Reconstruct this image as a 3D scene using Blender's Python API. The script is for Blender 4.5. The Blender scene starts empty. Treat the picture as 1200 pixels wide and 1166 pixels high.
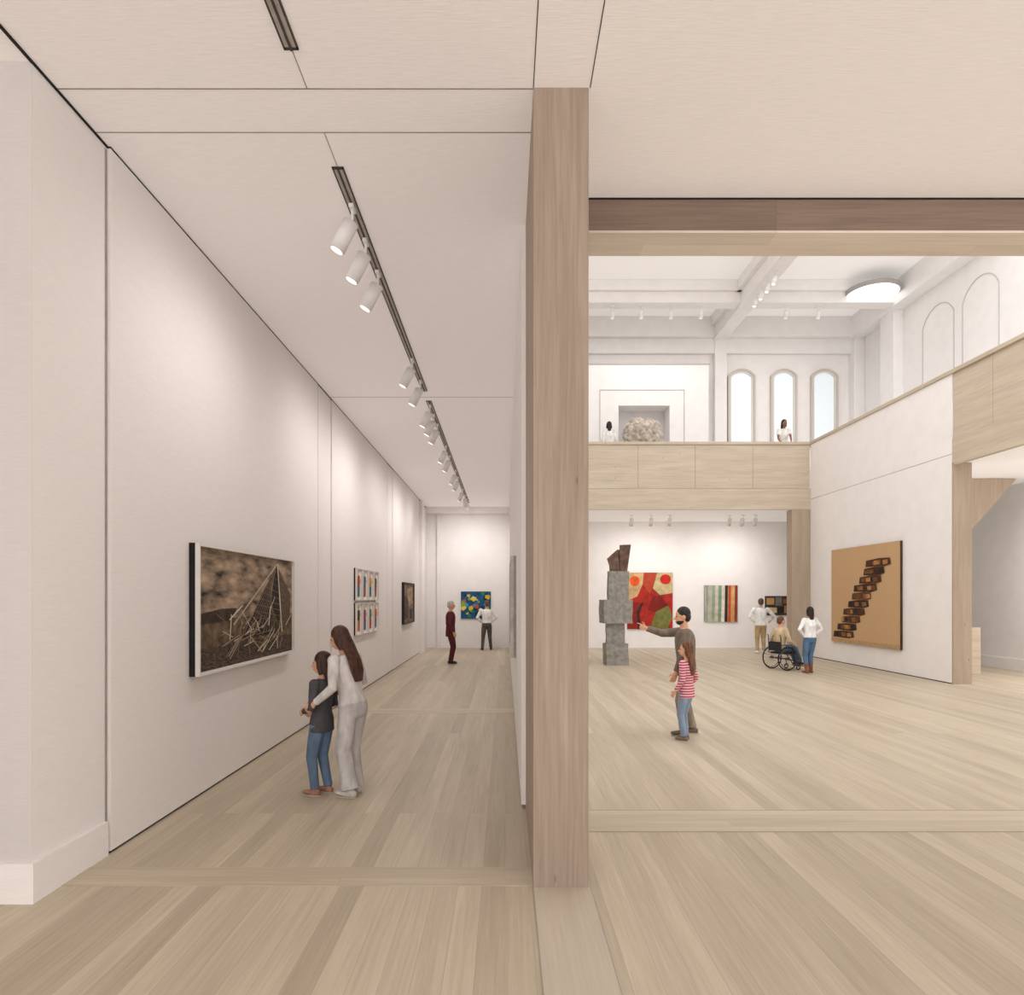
import bpy, bmesh, math, random
from mathutils import Vector, Matrix, Euler, noise
random.seed(7)
sc = bpy.context.scene
sc.view_settings.view_transform = 'Standard'
COL = sc.collection
V = Vector

# ------------------------------------------------------------------ helpers
def lin(h):
    h = h.lstrip('#')
    out = []
    for i in (0, 2, 4):
        c = int(h[i:i+2], 16) / 255
        out.append(c / 12.92 if c <= .04045 else ((c + .055) / 1.055) ** 2.4)
    return (*out, 1)

MATS = {}
def newmat(name):
    m = bpy.data.materials.new(name); m.use_nodes = True
    return m, m.node_tree.nodes, m.node_tree.links, m.node_tree.nodes['Principled BSDF']

def mixcol(N, L, fac, a, b, mode='MIX'):
    n = N.new('ShaderNodeMix'); n.data_type = 'RGBA'; n.blend_type = mode
    for sock, val in ((n.inputs[0], fac), (n.inputs[6], a), (n.inputs[7], b)):
        if hasattr(val, 'is_output'): L.new(val, sock)
        else: sock.default_value = val
    return n.outputs[2]

def plain(hexc, rough=.6, var=.08, scale=12, metal=0, bump=0, stretch=(1, 1, 1), em=0):
    key = ('plain', hexc, rough, var, scale, metal, bump, stretch, em)
    if key in MATS: return MATS[key]
    m, N, L, B = newmat('surface_' + hexc.strip('#'))
    c = lin(hexc)
    tc = N.new('ShaderNodeTexCoord'); mp = N.new('ShaderNodeMapping'); mp.inputs['Scale'].default_value = stretch
    no = N.new('ShaderNodeTexNoise'); no.inputs['Scale'].default_value = scale; no.inputs['Detail'].default_value = 5
    L.new(tc.outputs['Object'], mp.inputs[0]); L.new(mp.outputs[0], no.inputs['Vector'])
    lo = tuple(max(0, x * (1 - var * 2)) for x in c[:3]) + (1,)
    hi = tuple(min(1, x * (1 + var * 2)) for x in c[:3]) + (1,)
    r = N.new('ShaderNodeValToRGB'); r.color_ramp.elements[0].position = .3; r.color_ramp.elements[1].position = .7
    r.color_ramp.elements[0].color = lo; r.color_ramp.elements[1].color = hi
    L.new(no.outputs[0], r.inputs[0]); L.new(r.outputs[0], B.inputs['Base Color'])
    B.inputs['Roughness'].default_value = rough; B.inputs['Metallic'].default_value = metal
    B.inputs['Specular IOR Level'].default_value = .3
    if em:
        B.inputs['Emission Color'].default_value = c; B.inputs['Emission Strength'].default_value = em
    if bump:
        b = N.new('ShaderNodeBump'); b.inputs['Strength'].default_value = bump; b.inputs['Distance'].default_value = .02
        L.new(no.outputs[0], b.inputs['Height']); L.new(b.outputs[0], B.inputs['Normal'])
    MATS[key] = m
    return m

def ribbed(hexc, axis='Z', scale=18, strength=.12, em=0, dev=.07):
    key = ('rib', hexc, axis, scale, strength, em, dev)
    if key in MATS: return MATS[key]
    m, N, L, B = newmat('ribbed_wallcovering')
    c = lin(hexc)
    tc = N.new('ShaderNodeTexCoord')
    no = N.new('ShaderNodeTexNoise'); no.inputs['Scale'].default_value = scale; no.inputs['Detail'].default_value = 4
    mp = N.new('ShaderNodeMapping')
    mp.inputs['Scale'].default_value = {'Z': (.6, .6, 7), 'Y': (.6, 7, .6), 'X': (7, .6, .6)}[axis]
    L.new(tc.outputs['Object'], mp.inputs[0]); L.new(mp.outputs[0], no.inputs['Vector'])
    col = mixcol(N, L, no.outputs[0], tuple(x * (1 - dev) for x in c[:3]) + (1,), tuple(min(1, x * (1 + dev)) for x in c[:3]) + (1,))
    L.new(col, B.inputs['Base Color'])
    b = N.new('ShaderNodeBump'); b.inputs['Strength'].default_value = strength; b.inputs['Distance'].default_value = .01
    L.new(no.outputs[0], b.inputs['Height']); L.new(b.outputs[0], B.inputs['Normal'])
    B.inputs['Roughness'].default_value = .85; B.inputs['Specular IOR Level'].default_value = .15
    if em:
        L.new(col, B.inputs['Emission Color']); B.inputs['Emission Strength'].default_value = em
    MATS[key] = m
    return m

def wood(name, dark, light, axis='Y', planks=None, rough=.5, contrast=.5, knots=False, seam=.75, tone=(.86, 1.06)):
    m, N, L, B = newmat(name)
    tc = N.new('ShaderNodeTexCoord'); sx = N.new('ShaderNodeSeparateXYZ'); L.new(tc.outputs['Object'], sx.inputs[0])
    cx = N.new('ShaderNodeCombineXYZ')
    order = {'X': ('X', 'Y', 'Z'), 'Y': ('Y', 'X', 'Z'), 'Z': ('Z', 'X', 'Y')}[axis]
    for i, a in enumerate(order): L.new(sx.outputs[a], cx.inputs[i])
    vec = cx.outputs[0]
    br = None
    if planks:
        br = N.new('ShaderNodeTexBrick'); br.inputs['Scale'].default_value = 1
        br.inputs['Brick Width'].default_value = planks[0]; br.inputs['Row Height'].default_value = planks[1]
        br.inputs['Mortar Size'].default_value = .0014; br.inputs['Mortar Smooth'].default_value = .4
        br.inputs['Color1'].default_value = (0, 0, 0, 1); br.inputs['Color2'].default_value = (1, 1, 1, 1)
        br.inputs['Mortar'].default_value = (.5, .5, .5, 1); br.offset = .37; br.offset_frequency = 2
        L.new(vec, br.inputs['Vector'])
        sc_ = N.new('ShaderNodeVectorMath'); sc_.operation = 'SCALE'; sc_.inputs['Scale'].default_value = 7.3
        L.new(br.outputs['Color'], sc_.inputs[0])
        ad = N.new('ShaderNodeVectorMath'); ad.operation = 'ADD'; L.new(vec, ad.inputs[0]); L.new(sc_.outputs[0], ad.inputs[1])
        gvec = ad.outputs[0]
    else: gvec = vec
    mp = N.new('ShaderNodeMapping'); mp.inputs['Scale'].default_value = (.9, 26, 26); L.new(gvec, mp.inputs[0])
    n1 = N.new('ShaderNodeTexNoise'); n1.inputs['Scale'].default_value = 1.6; n1.inputs['Detail'].default_value = 7; n1.inputs['Roughness'].default_value = .65
    n1.inputs['Distortion'].default_value = .6
    L.new(mp.outputs[0], n1.inputs['Vector'])
    mp2 = N.new('ShaderNodeMapping'); mp2.inputs['Scale'].default_value = (.5, 5, 5); L.new(gvec, mp2.inputs[0])
    n2 = N.new('ShaderNodeTexNoise'); n2.inputs['Scale'].default_value = 1.2; n2.inputs['Detail'].default_value = 3
    L.new(mp2.outputs[0], n2.inputs['Vector'])
    ma = N.new('ShaderNodeMath'); ma.operation = 'MULTIPLY_ADD'; L.new(n2.outputs[0], ma.inputs[0]); ma.inputs[1].default_value = .4
    mm = N.new('ShaderNodeMath'); mm.operation = 'MULTIPLY'; L.new(n1.outputs[0], mm.inputs[0]); mm.inputs[1].default_value = .6
    L.new(mm.outputs[0], ma.inputs[2])
    r = N.new('ShaderNodeValToRGB'); e = r.color_ramp.elements
    e[0].position = .5 - .2 * (1 - contrast) - .08; e[1].position = .5 + .2 * (1 - contrast) + .08
    e[0].color = lin(dark); e[1].color = lin(light); L.new(ma.outputs[0], r.inputs[0])
    col = r.outputs[0]
    if planks:
        a, b_ = tone
        t = mixcol(N, L, br.outputs['Color'], (a, a * .985, a * .965, 1), (b_, b_, b_, 1))
        col = mixcol(N, L, 1.0, col, t, 'MULTIPLY')
        col = mixcol(N, L, br.outputs['Fac'], col, tuple(x * seam for x in lin(dark)[:3]) + (1,))
    if knots:
        mpk = N.new('ShaderNodeMapping'); mpk.inputs['Scale'].default_value = (1.1, 3.2, 3.2); L.new(gvec, mpk.inputs[0])
        vo = N.new('ShaderNodeTexVoronoi'); vo.inputs['Scale'].default_value = 1.5; L.new(mpk.outputs[0], vo.inputs['Vector'])
        kr = N.new('ShaderNodeValToRGB'); kr.color_ramp.elements[0].position = .02; kr.color_ramp.elements[1].position = .07
        kr.color_ramp.elements[0].color = (.6, .52, .46, 1); kr.color_ramp.elements[1].color = (1, 1, 1, 1)
        L.new(vo.outputs['Distance'], kr.inputs[0])
        col = mixcol(N, L, 1.0, col, kr.outputs[0], 'MULTIPLY')
    L.new(col, B.inputs['Base Color'])
    B.inputs['Roughness'].default_value = rough; B.inputs['Specular IOR Level'].default_value = .3
    b = N.new('ShaderNodeBump'); b.inputs['Strength'].default_value = .08; b.inputs['Distance'].default_value = .01
    L.new(n1.outputs[0], b.inputs['Height']); L.new(b.outputs[0], B.inputs['Normal'])
    return m

def emis(hexc, s):
    key = ('em', hexc, s)
    if key in MATS: return MATS[key]
    m, N, L, B = newmat('luminous'); B.inputs['Base Color'].default_value = lin(hexc)
    B.inputs['Emission Color'].default_value = lin(hexc); B.inputs['Emission Strength'].default_value = s
    MATS[key] = m; return m

def setmeta(o, label=None, category=None, structure=False, group=None):
    if structure: o['kind'] = 'structure'
    if label: o['label'] = label
    if category: o['category'] = category
    if group: o['group'] = group

def obj_from_bm(name, bm, mats, parent=None, smooth=False, loc=None):
    bmesh.ops.recalc_face_normals(bm, faces=bm.faces)
    me = bpy.data.meshes.new(name); bm.to_mesh(me); bm.free()
    if not isinstance(mats, (list, tuple)): mats = [mats]
    for m in mats: me.materials.append(m)
    if smooth:
        for p in me.polygons: p.use_smooth = True
    o = bpy.data.objects.new(name, me); COL.objects.link(o)
    if parent: o.parent = parent
    if loc: o.location = loc
    return o

def empty(name, loc=(0, 0, 0), rz=0, **kw):
    o = bpy.data.objects.new(name, None); COL.objects.link(o); o.location = loc; o.rotation_euler = (0, 0, rz)
    o.empty_display_size = .1
    setmeta(o, **kw); return o

def add_box(bm, x0, x1, y0, y1, z0, z1, bev=0, mi=0, rot=None):
    r = bmesh.ops.create_cube(bm, size=1)
    vs = r['verts']
    c = V(((x0 + x1) / 2, (y0 + y1) / 2, (z0 + z1) / 2))
    M = Matrix.Translation(c) @ (rot.to_matrix().to_4x4() if rot else Matrix()) @ Matrix.Diagonal((x1 - x0, y1 - y0, z1 - z0, 1))
    bmesh.ops.transform(bm, matrix=M, verts=vs)
    fs = set(f for v in vs for f in v.link_faces)
    for f in fs: f.material_index = mi
    if bev:
        es = list(set(e for v in vs for e in v.link_edges))
        bmesh.ops.bevel(bm, geom=es, offset=bev, segments=2, affect='EDGES', profile=.6)

def box(name, x0, x1, y0, y1, z0, z1, mat, bev=0, parent=None, origin=None, **kw):
    bm = bmesh.new()
    o_ = V(origin) if origin is not None else V((0, 0, 0))
    add_box(bm, x0 - o_.x, x1 - o_.x, y0 - o_.y, y1 - o_.y, z0 - o_.z, z1 - o_.z, bev)
    o = obj_from_bm(name, bm, mat, parent)
    if not parent or origin is not None: o.location = o_
    setmeta(o, **kw); return o

def boxes(name, lst, mat, parent=None, bev=0, **kw):
    bm = bmesh.new()
    for b in lst: add_box(bm, *b, bev=bev)
    o = obj_from_bm(name, bm, mat, parent); setmeta(o, **kw); return o

def add_loft(bm, st, side=(1, 0, 0), n=12, cap=.8):
    side = V(side).normalized()
    st = [(V(s[0]), s[1], s[2] if len(s) > 2 else s[1]) for s in st]
    P = [s[0] for s in st]
    rings = []
    def fr(i):
        t = (P[min(i + 1, len(P) - 1)] - P[max(i - 1, 0)])
        t = t.normalized() if t.length > 1e-9 else V((0, 0, 1))
        s = side - t * side.dot(t)
        if s.length < 1e-3: s = t.orthogonal()
        s.normalize(); return t, s, t.cross(s)
    def ring(c, s, u, a, b):
        return [bm.verts.new(c + s * a * math.cos(2 * math.pi * k / n) + u * b * math.sin(2 * math.pi * k / n)) for k in range(n)]
    t, s, u = fr(0); a, b = st[0][1:]; m = min(a, b) * cap
    c0 = bm.verts.new(P[0] - t * m); rings.append(ring(P[0] - t * m * .7, s, u, a * .7, b * .7))
    for i in range(len(st)):
        t, s, u = fr(i); rings.append(ring(P[i], s, u, st[i][1], st[i][2]))
    a, b = st[-1][1:]; m = min(a, b) * cap
    rings.append(ring(P[-1] + t * m * .7, s, u, a * .7, b * .7)); c1 = bm.verts.new(P[-1] + t * m)
    for r0, r1 in zip(rings, rings[1:]):
        for k in range(n):
            bm.faces.new((r0[k], r0[(k + 1) % n], r1[(k + 1) % n], r1[k]))
    for k in range(n):
        bm.faces.new((c0, rings[0][(k + 1) % n], rings[0][k])); bm.faces.new((c1, rings[-1][k], rings[-1][(k + 1) % n]))

def add_ell(bm, c, r, R=None, seg=16):
    M = Matrix.Translation(V(c)) @ (R.to_4x4() if R is not None else Matrix()) @ Matrix.Diagonal((r[0], r[1], r[2], 1))
    bmesh.ops.create_uvsphere(bm, u_segments=seg, v_segments=seg // 2 + 2, radius=1, matrix=M)

def add_torus(bm, c, axis, R, r, n=32, m=8):
    axis = V(axis).normalized(); a = axis.orthogonal().normalized(); b = axis.cross(a); c = V(c)
    rs = []
    for i in range(n):
        d = a * math.cos(2 * math.pi * i / n) + b * math.sin(2 * math.pi * i / n)
        rs.append([bm.verts.new(c + d * (R + r * math.cos(2 * math.pi * j / m)) + axis * r * math.sin(2 * math.pi * j / m)) for j in range(m)])
    for i in range(n):
        for j in range(m):
            bm.faces.new((rs[i][j], rs[(i + 1) % n][j], rs[(i + 1) % n][(j + 1) % m], rs[i][(j + 1) % m]))

def add_prism(bm, pts, y0, y1, mi=0):
    a = [bm.verts.new((p[0], y0, p[1])) for p in pts]; b = [bm.verts.new((p[0], y1, p[1])) for p in pts]
    f = [bm.faces.new(a), bm.faces.new(b[::-1])]
    for i in range(len(pts)):
        j = (i + 1) % len(pts); f.append(bm.faces.new((a[i], b[i], b[j], a[j])))
    for x in f: x.material_index = mi

# ------------------------------------------------------------------ materials
M_WALL = ribbed('#eee8e5', 'Z', 14, .10, dev=.06)
M_PIER_SHADE = ribbed('#d3ccc9', 'Z', 14, .10, dev=.06)  # greyer copy of the wall colour, pier's shade painted in
M_CEIL_GLOW = ribbed('#e6deda', 'Y', 13, .22, em=.235, dev=.07)  # ceiling glows faintly, added as ambient fill; it is no lamp
M_WHITE = plain('#f2eeec', .8, .012, 3)
M_UP = plain('#efecea', .8, .012, 3)
M_UPC_GLOW = plain('#efecea', .8, .012, 3, em=.22)  # upper ceiling and gallery slab glow, added to brighten them
M_NICHE_SHADE = plain('#d8d4d2', .85, .02, 3)  # grey tone paints the shade of the niche into its back
M_DARK = plain('#1d1a19', .7, .05)
M_LINE = plain('#a29a93', .8, .05)
M_GREY = plain('#8d8782', .5, .05)
M_FLOOR = wood('oak_planks_floor', '#b0a18c', '#d0c4af', 'Y', (9.3, .155), .45, .3, seam=.85, tone=(.84, 1.05))
M_FLOORX = wood('oak_planks_crosswise', '#b1a28d', '#cfc3ae', 'X', (3.0, .145), .45, .3, seam=.82, tone=(.92, 1.04))
M_STRIP = wood('oak_floor_strip', '#b3a794', '#cbc0af', 'Y', None, .5, .2)
M_COL = wood('oak_column_veneer', '#8d7b6c', '#b4a292', 'Z', None, .6, .4, knots=True)
M_BEAM_SHADED = wood('oak_beam_veneer_shaded', '#78655a', '#9b8777', 'X', (2.9, 3), .6, .35, knots=True)  # darker copy of the beam oak, shade on the front put into the colour
M_SOFF_LIT = wood('oak_soffit_veneer_lit', '#d6c8b8', '#efe5d8', 'X', (2.9, 3), .6, .3)  # paler copy of the beam oak, bounced light on the underside painted in
M_FASX = wood('oak_fascia_veneer', '#b5a592', '#d5c8b4', 'X', None, .6, .4, knots=True)
M_FASY = wood('oak_side_fascia_veneer', '#b5a592', '#d5c8b4', 'Y', None, .6, .4, knots=True)
M_POST = wood('oak_post_veneer', '#9f8d7b', '#beac99', 'Z', None, .6, .3, knots=True)
M_FIX = plain('#f1eeec', .4, .01)

# ------------------------------------------------------------------ room shell
CZ = 5.24; XL = -2.95; DB = 25.0; XR = 13.3
S = dict(structure=True)
box('floor', -7, 14, -4, 25.4, -.2, 0, M_FLOOR, **S)
bx = lambda n, *a, **k: box(n, *a, **{**k, **S})
bx('trim_1', XL + .03, .184, 4.38, 4.68, 0, .003, M_FLOORX)
bx('trim_2', .56, 9.8, 5.39, 5.93, 0, .003, M_FLOORX)
bx('trim_3', .184, .56, -4, 4.36, 0, .003, M_STRIP)
bx('trim_4', XL + .03, .15, 10.9, 11.35, 0, .003, M_FLOORX)
boxes('trim_5', [(.182, .186, -4, 4.36, .003, .0045), (.558, .562, -4, 4.36, .003, .0045), (.56, 9.8, 5.926, 5.932, .003, .0045), (.56, 9.8, 5.386, 5.391, .003, .0045)], M_LINE, **S)

boxes('ceiling', [(-7, .184, -4, 25.2, CZ, CZ + .3), (.184, 9.9, -4, 5.57, CZ, CZ + .3)], M_CEIL_GLOW, **S)
e = .004
boxes('trim_6', [(XL, .184, 4.37 - e, 4.37 + e, CZ - .003, CZ + .01), (XL, .184, 4.78 - e, 4.78 + e, CZ - .003, CZ + .01),
                 (XL, .15, 11.1 - e, 11.1 + e, CZ - .003, CZ + .01),
                 (-1.3 - e * .7, -1.3 + e * .7, 4.05, 4.37, CZ - .003, CZ + .01), (-1.3 - e * .7, -1.3 + e * .7, 4.78, 5.16, CZ - .003, CZ + .01)], plain('#9d948d', .8, .05), **S)
boxes('trim_7', [(.182, .188, -4, 4.36, CZ - .003, CZ + .01), (.554, .560, -4, 4.36, CZ - .003, CZ + .01)], plain('#3a3633'), **S)

boxes('wall_left', [(XL - .25, XL, 4.15, 25.2, 0, CZ)], M_WALL, **S)
bx('wall_pier', -7, XL - .25, 4.15, 4.4, 0, CZ, M_PIER_SHADE)
bx('wall_pier_shade_face', -7, XL, 4.148, 4.15, 0, CZ, M_PIER_SHADE)  # thin sheet carrying the painted shade of the pier front
bx('wall_alcove_blocker', -7.2, -7, -4, 4.4, 0, CZ, M_WALL)  # unseen wall added to hold back light falling on the pier
def panel(n, y0, y1, pr=.028):
    bx(n, XL, XL + pr, y0, y1, .02, CZ - .014, M_WALL, bev=.003)
panel('wall_left_panel', 4.93, 10.38); panel('wall_left_panel.001', 10.43, 11.17, .022); panel('wall_left_panel.002', 11.22, 16.5)
panel('wall_left_panel.003', 16.56, 17.25, .022); panel('wall_left_panel.004', 17.3, 22.6)
boxes('trim_8', [(XL, XL + .029, 4.93, 24.9, CZ - .014, CZ - .001), (XL - .004, XL + .012, 0, 4.93, CZ - .014, CZ - .001)], M_DARK, **S)  # dark strip painted in for the shadow gap along the wall top
boxes('trim_9', [(XL, XL + .004, y - .012, y + .012, .02, CZ - .03) for y in (4.915, 10.405, 11.195, 16.53, 17.275)] , M_LINE, **S)
bx('trim_10', XL, XL + .012, 4.93, 22.6, .001, .02, M_DARK)
bx('trim_11', XL, XL + .12, 22.7, 23.4, 0, CZ - .04, M_WHITE)
boxes('baseboard_left', [(-7, XL + .03, 4.118, 4.148, 0, .25), (XL, XL + .03, 4.148, 4.9, 0, .25)], M_WALL, **S)
bx('wall_back', -3.2, XR + .2, DB, DB + .3, 0, 12.4, M_WHITE)
bx('trim_12', XL, .15, 24.55, 24.98, CZ - .22, CZ, M_WHITE)
bx('trim_13', -2.55, -2.45, 24.9, 25, 0, 5.0, M_WHITE)
boxes('wall_middle', [(.19, .54, 5.96, 25, 0, 12.4)], M_WHITE, **S)
bx('trim_14', .146, .19, 6.0, 24.9, .03, CZ - .06, M_WHITE, bev=.003)

col = box('timber_column', .184, .547, 4.36, 5.95, 0, CZ, M_COL, bev=.004, origin=(.365, 5.15, 0),
          label='tall square oak-veneered column standing on the plank floor', category='column')
beam = empty('timber_beam', (5.17, 5.76, 4.95), label='long oak-veneered beam running from the column across the opening', category='beam')
def part(name, x0, x1, y0, y1, z0, z1, mat, par, bev=0):
    l = par.location
    bm = bmesh.new(); add_box(bm, x0 - l.x, x1 - l.x, y0 - l.y, y1 - l.y, z0 - l.z, z1 - l.z, bev)
    return obj_from_bm(name, bm, mat, par)
part('beam_face', .547, 9.8, 5.57, 5.95, 4.97, CZ, M_BEAM_SHADED, beam)
part('soffit_lit_layer', .547, 9.8, 5.57, 5.95, 4.95, 4.97, M_SOFF_LIT, beam)  # thin layer added to carry the painted light of the underside
bx('trim_15', .56, 9.8, 5.56, 5.58, CZ - .012, CZ - .001, M_DARK)

boxes('ceiling_atrium', [(.54, XR, 17.5, DB, 12.3, 12.5)], M_UPC_GLOW, **S)
COL.objects['ceiling_atrium'].name = 'ceiling.001'
k = 16
for (x0, x1, y0, y1, z0, z1) in [(.54, XR, 21.9, 22.4, 11.6, 12.3), (7.75, 8.25, 17.5, DB, 11.5, 12.3), (.54, XR, 24.6, DB, 11.55, 12.3),
                                 (.54, XR, 24.8, DB, 11.0, 11.55), (12.8, XR, 17.5, DB, 11.5, 12.3),
                                 (7.8, 8.25, 24.75, DB, 6.05, 11.6), (12.9, XR, 24.6, DB, 6.05, 11.6), (12.95, XR, 22.2, 23.0, 6.05, 11.6),
                                 (.54, XR, 21.75, 22.55, 11.95, 12.3), (7.6, 8.4, 17.5, DB, 11.95, 12.3)]:
    bx('trim_%d' % k, x0, x1, y0, y1, z0, z1, M_UP, bev=.02); k += 1
boxes('wall_right', [(XR, XR + .25, 5, DB, 0, 12.4)], M_UP, **S)
bx('baseboard_right', XR - .04, XR, 5, DB, 0, .3, M_WHITE)

boxes('floor_gallery', [(.56, XR, 21.45, DB, 4.74, 6.05), (9.9, XR, 6, 21.45, 4.85, 6.05)], M_UPC_GLOW, **S)
COL.objects['floor_gallery'].name = 'floor.001'

bal = empty('balcony_front', (5, 21.35, 4.72), label='oak-panelled balcony front with a flat handrail above the gallery', category='balcony')
xs = [.56, 2.2, 4.27, 6.1, 7.95, 9.78]
for a, b in zip(xs, xs[1:]): part('fascia_panel', a + .004, b - .004, 21.37, 21.45, 5.4, 6.8, M_FASX, bal)
part('edge_beam', .56, 9.8, 21.35, 21.47, 4.72, 5.39, M_FASX, bal)
part('handrail', .56, 10.2, 21.32, 21.62, 6.8, 6.89, M_FASX, bal, .01)
part('backing_panel', .56, 9.8, 21.45, 21.5, 5.39, 6.8, M_GREY, bal)
bal2 = empty('balcony_front', (9.8, 10, 4.8), label='oak-panelled balcony front running along the side of the hall', category='balcony')
ys = [6, 8, 10, 12.1, 13.4, 14.58]
for a, b in zip(ys, ys[1:]): part('fascia_panel', 9.82, 9.9, a + .004, b - .004, 5.4, 6.8, M_FASY, bal2)
part('edge_beam', 9.8, 9.9, 6, 14.58, 4.8, 5.39, M_FASY, bal2)
part('handrail', 9.76, 10.22, 6, 21.32, 6.8, 6.89, M_FASY, bal2, .01)
part('backing_panel', 9.9, 9.95, 6, 14.58, 5.39, 6.8, M_GREY, bal2)
bx('wall_side', 9.8, 10.2, 14.6, 21.35, .02, 6.8, M_WHITE)
bx('trim_40', 9.797, 9.8, 14.6, 21.35, 5.04, 5.052, M_LINE)
bx('trim_41', 9.8, 10.2, 14.55, 14.6, 0, 4.85, M_POST)
bx('trim_42', 9.797, 10.2, 14.6, 21.35, 0, .02, M_DARK)
box('timber_post', 9.2, 9.8, 21.36, 21.75, 0, 4.72, M_POST, origin=(9.5, 21.55, 0), bev=.003,
    label='square oak-clad post carrying the gallery corner', category='column')

bx('wall_niche', .56, 7.32, 24.75, 24.95, 6.05, 10.3, M_NICHE_SHADE)
boxes('wall_niche_front', [(.56, 4.08, 23.95, 24.75, 6.05, 10.3), (5.92, 7.32, 23.95, 24.75, 6.05, 10.3), (4.08, 5.92, 23.95, 24.75, 8.8, 10.3), (4.08, 5.92, 23.95, 24.75, 6.05, 7.0)], M_UP, **S)
boxes('trim_43', [(3.4, 3.42, 23.93, 23.95, 6.05, 9.35), (6.43, 6.45, 23.93, 23.95, 6.05, 9.35), (3.4, 6.45, 23.93, 23.95, 9.35, 9.37),
                  (.56, 7.36, 23.92, 23.95, 10.27, 10.31)], plain('#b9b4b0', .8, .02), **S)

def arch_pts(w, h, rise, n=14):
    pts = [(-w / 2, 0)]
    R = (w * w / 4 + rise * rise) / (2 * rise); cz = h - R; a0 = math.asin(min(1, w / 2 / R))
    if rise > w / 2: a0 = math.pi - a0
    for i in range(n + 1):
        a = -a0 + 2 * a0 * i / n; pts.append((R * math.sin(a), cz + R * math.cos(a)))
    pts.append((w / 2, 0)); return pts
def arch_frame(bm, w, h, rise, t, y0, y1, cx=0, cz=0):
    o = arch_pts(w, h, rise); i = arch_pts(w - 2 * t, h - t, rise * (w - 2 * t) / w)
    for k in range(len(o) - 1):
        q = [o[k], o[k + 1], i[k + 1], i[k]]
        add_prism(bm, [(cx + p[0], cz + p[1]) for p in q], y0, y1)
for n, (x0, x1) in enumerate([(8.33, 9.36), (9.94, 10.92), (11.44, 12.45)]):
    c = (x0 + x1) / 2; w = x1 - x0
    root = empty('window_%d' % (n + 1), (c, DB, 7.6), structure=True)
    bm = bmesh.new(); arch_frame(bm, w, 2.85, .26, .06, -.14, 0)
    add_box(bm, -w / 2 - .06, w / 2 + .06, -.2, 0, -.1, 0)
    obj_from_bm('window_frame', bm, plain('#cbc4bb', .6, .01), root)
    bm = bmesh.new(); arch_frame(bm, w - .12, 2.79, .23, .07, -.09, 0)
    obj_from_bm('sash', bm, plain('#dcd6cd', .6, .01), root)
    bm = bmesh.new(); add_prism(bm, arch_pts(w - .24, 2.73, .21), -.04, -.01)
    obj_from_bm('pane', bm, emis('#d6dfe4', .42), root)
for n, (y0, y1) in enumerate([(17.9, 19.35), (19.7, 21.2)]):
    bm = bmesh.new(); w = y1 - y0
    arch_frame(bm, w, 4.4, .5, .025, -.02, 0)
    ob = obj_from_bm('trim_%d' % (44 + n), bm, plain('#c5c1be', .7, .02)); ob.rotation_euler = (0, 0, -math.pi / 2)  # grey outline stands in for the shading of an arched recess
    ob.location = (XR, (y0 + y1) / 2, 6.5); ob['kind'] = 'structure'

pd = empty('ceiling_disc_lamp', (12.0, 21.75, 12.3), label='large round luminous ceiling disc lamp with white rim', category='lamp')
bm = bmesh.new(); bmesh.ops.create_cone(bm, cap_ends=True, segments=64, radius1=.82, radius2=.82, depth=.14, matrix=Matrix.Translation((0, 0, -.42)))
obj_from_bm('rim', bm, plain('#a8a4a1', .5, .01), pd)
bm = bmesh.new(); bmesh.ops.create_cone(bm, cap_ends=True, segments=64, radius1=.77, radius2=.77, depth=.03, matrix=Matrix.Translation((0, 0, -.495))); obj_from_bm('diffuser', bm, emis('#ffffff', 1.3), pd)
bm = bmesh.new(); bmesh.ops.create_cone(bm, cap_ends=True, segments=16, radius1=.04, radius2=.04, depth=.4, matrix=Matrix.Translation((0, 0, -.2))); obj_from_bm('stem', bm, M_FIX, pd)

st = empty('staircase', (11.2, 16.8, 0), label='oak staircase with newel post climbing behind the side opening', category='stairs')
def flight(name, x0, z0, x1, z1, y0, y1, n):
    bm = bmesh.new(); dx = (x1 - x0) / n; dz = (z1 - z0) / n
    pts = [(x0, z0)]
    for i in range(n): pts += [(x0 + dx * i, z0 + dz * (i + 1)), (x0 + dx * (i + 1), z0 + dz * (i + 1))]
    pts += [(x1, z1 - .25), (x0, max(0, z0 - .25)) if z0 > .3 else (x0 + dx * .9, 0)]
    clean = [pts[0]]
    for p in pts[1:]:
        if (V(p) - V(clean[-1])).length > 1e-4: clean.append(p)
    add_prism(bm, [(p[0] - 11.2, p[1]) for p in clean], y0 - 16.8, y1 - 16.8)
    f = [f for f in bm.faces if len(f.verts) > 4]; bmesh.ops.triangulate(bm, faces=f)
    return obj_from_bm(name, bm, M_FASX, st)
flight('lower_flight', 11.65, 0, 11.0, .9, 16.5, 17.5, 5)
flight('upper_flight', 11.0, 3.6, 12.9, 5.7, 16.5, 17.7, 11)
bm = bmesh.new(); add_prism(bm, [(-.2, 3.3), (.05, 3.25), (1.45, 4.84), (-.2, 4.84)], -.34, -.3); obj_from_bm('side_panel', bm, M_POST, st)
part('newel_post', 11.5, 11.72, 16.4, 16.5, 0, 1.16, M_FASX, st, .01)
part('landing', 10.25, 11.0, 16.5, 18.8, .8, .95, M_FASX, st)
part('landing_wall', 10.25, 11.05, 16.5, 16.6, .0, 3.7, M_WHITE, st)

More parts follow.
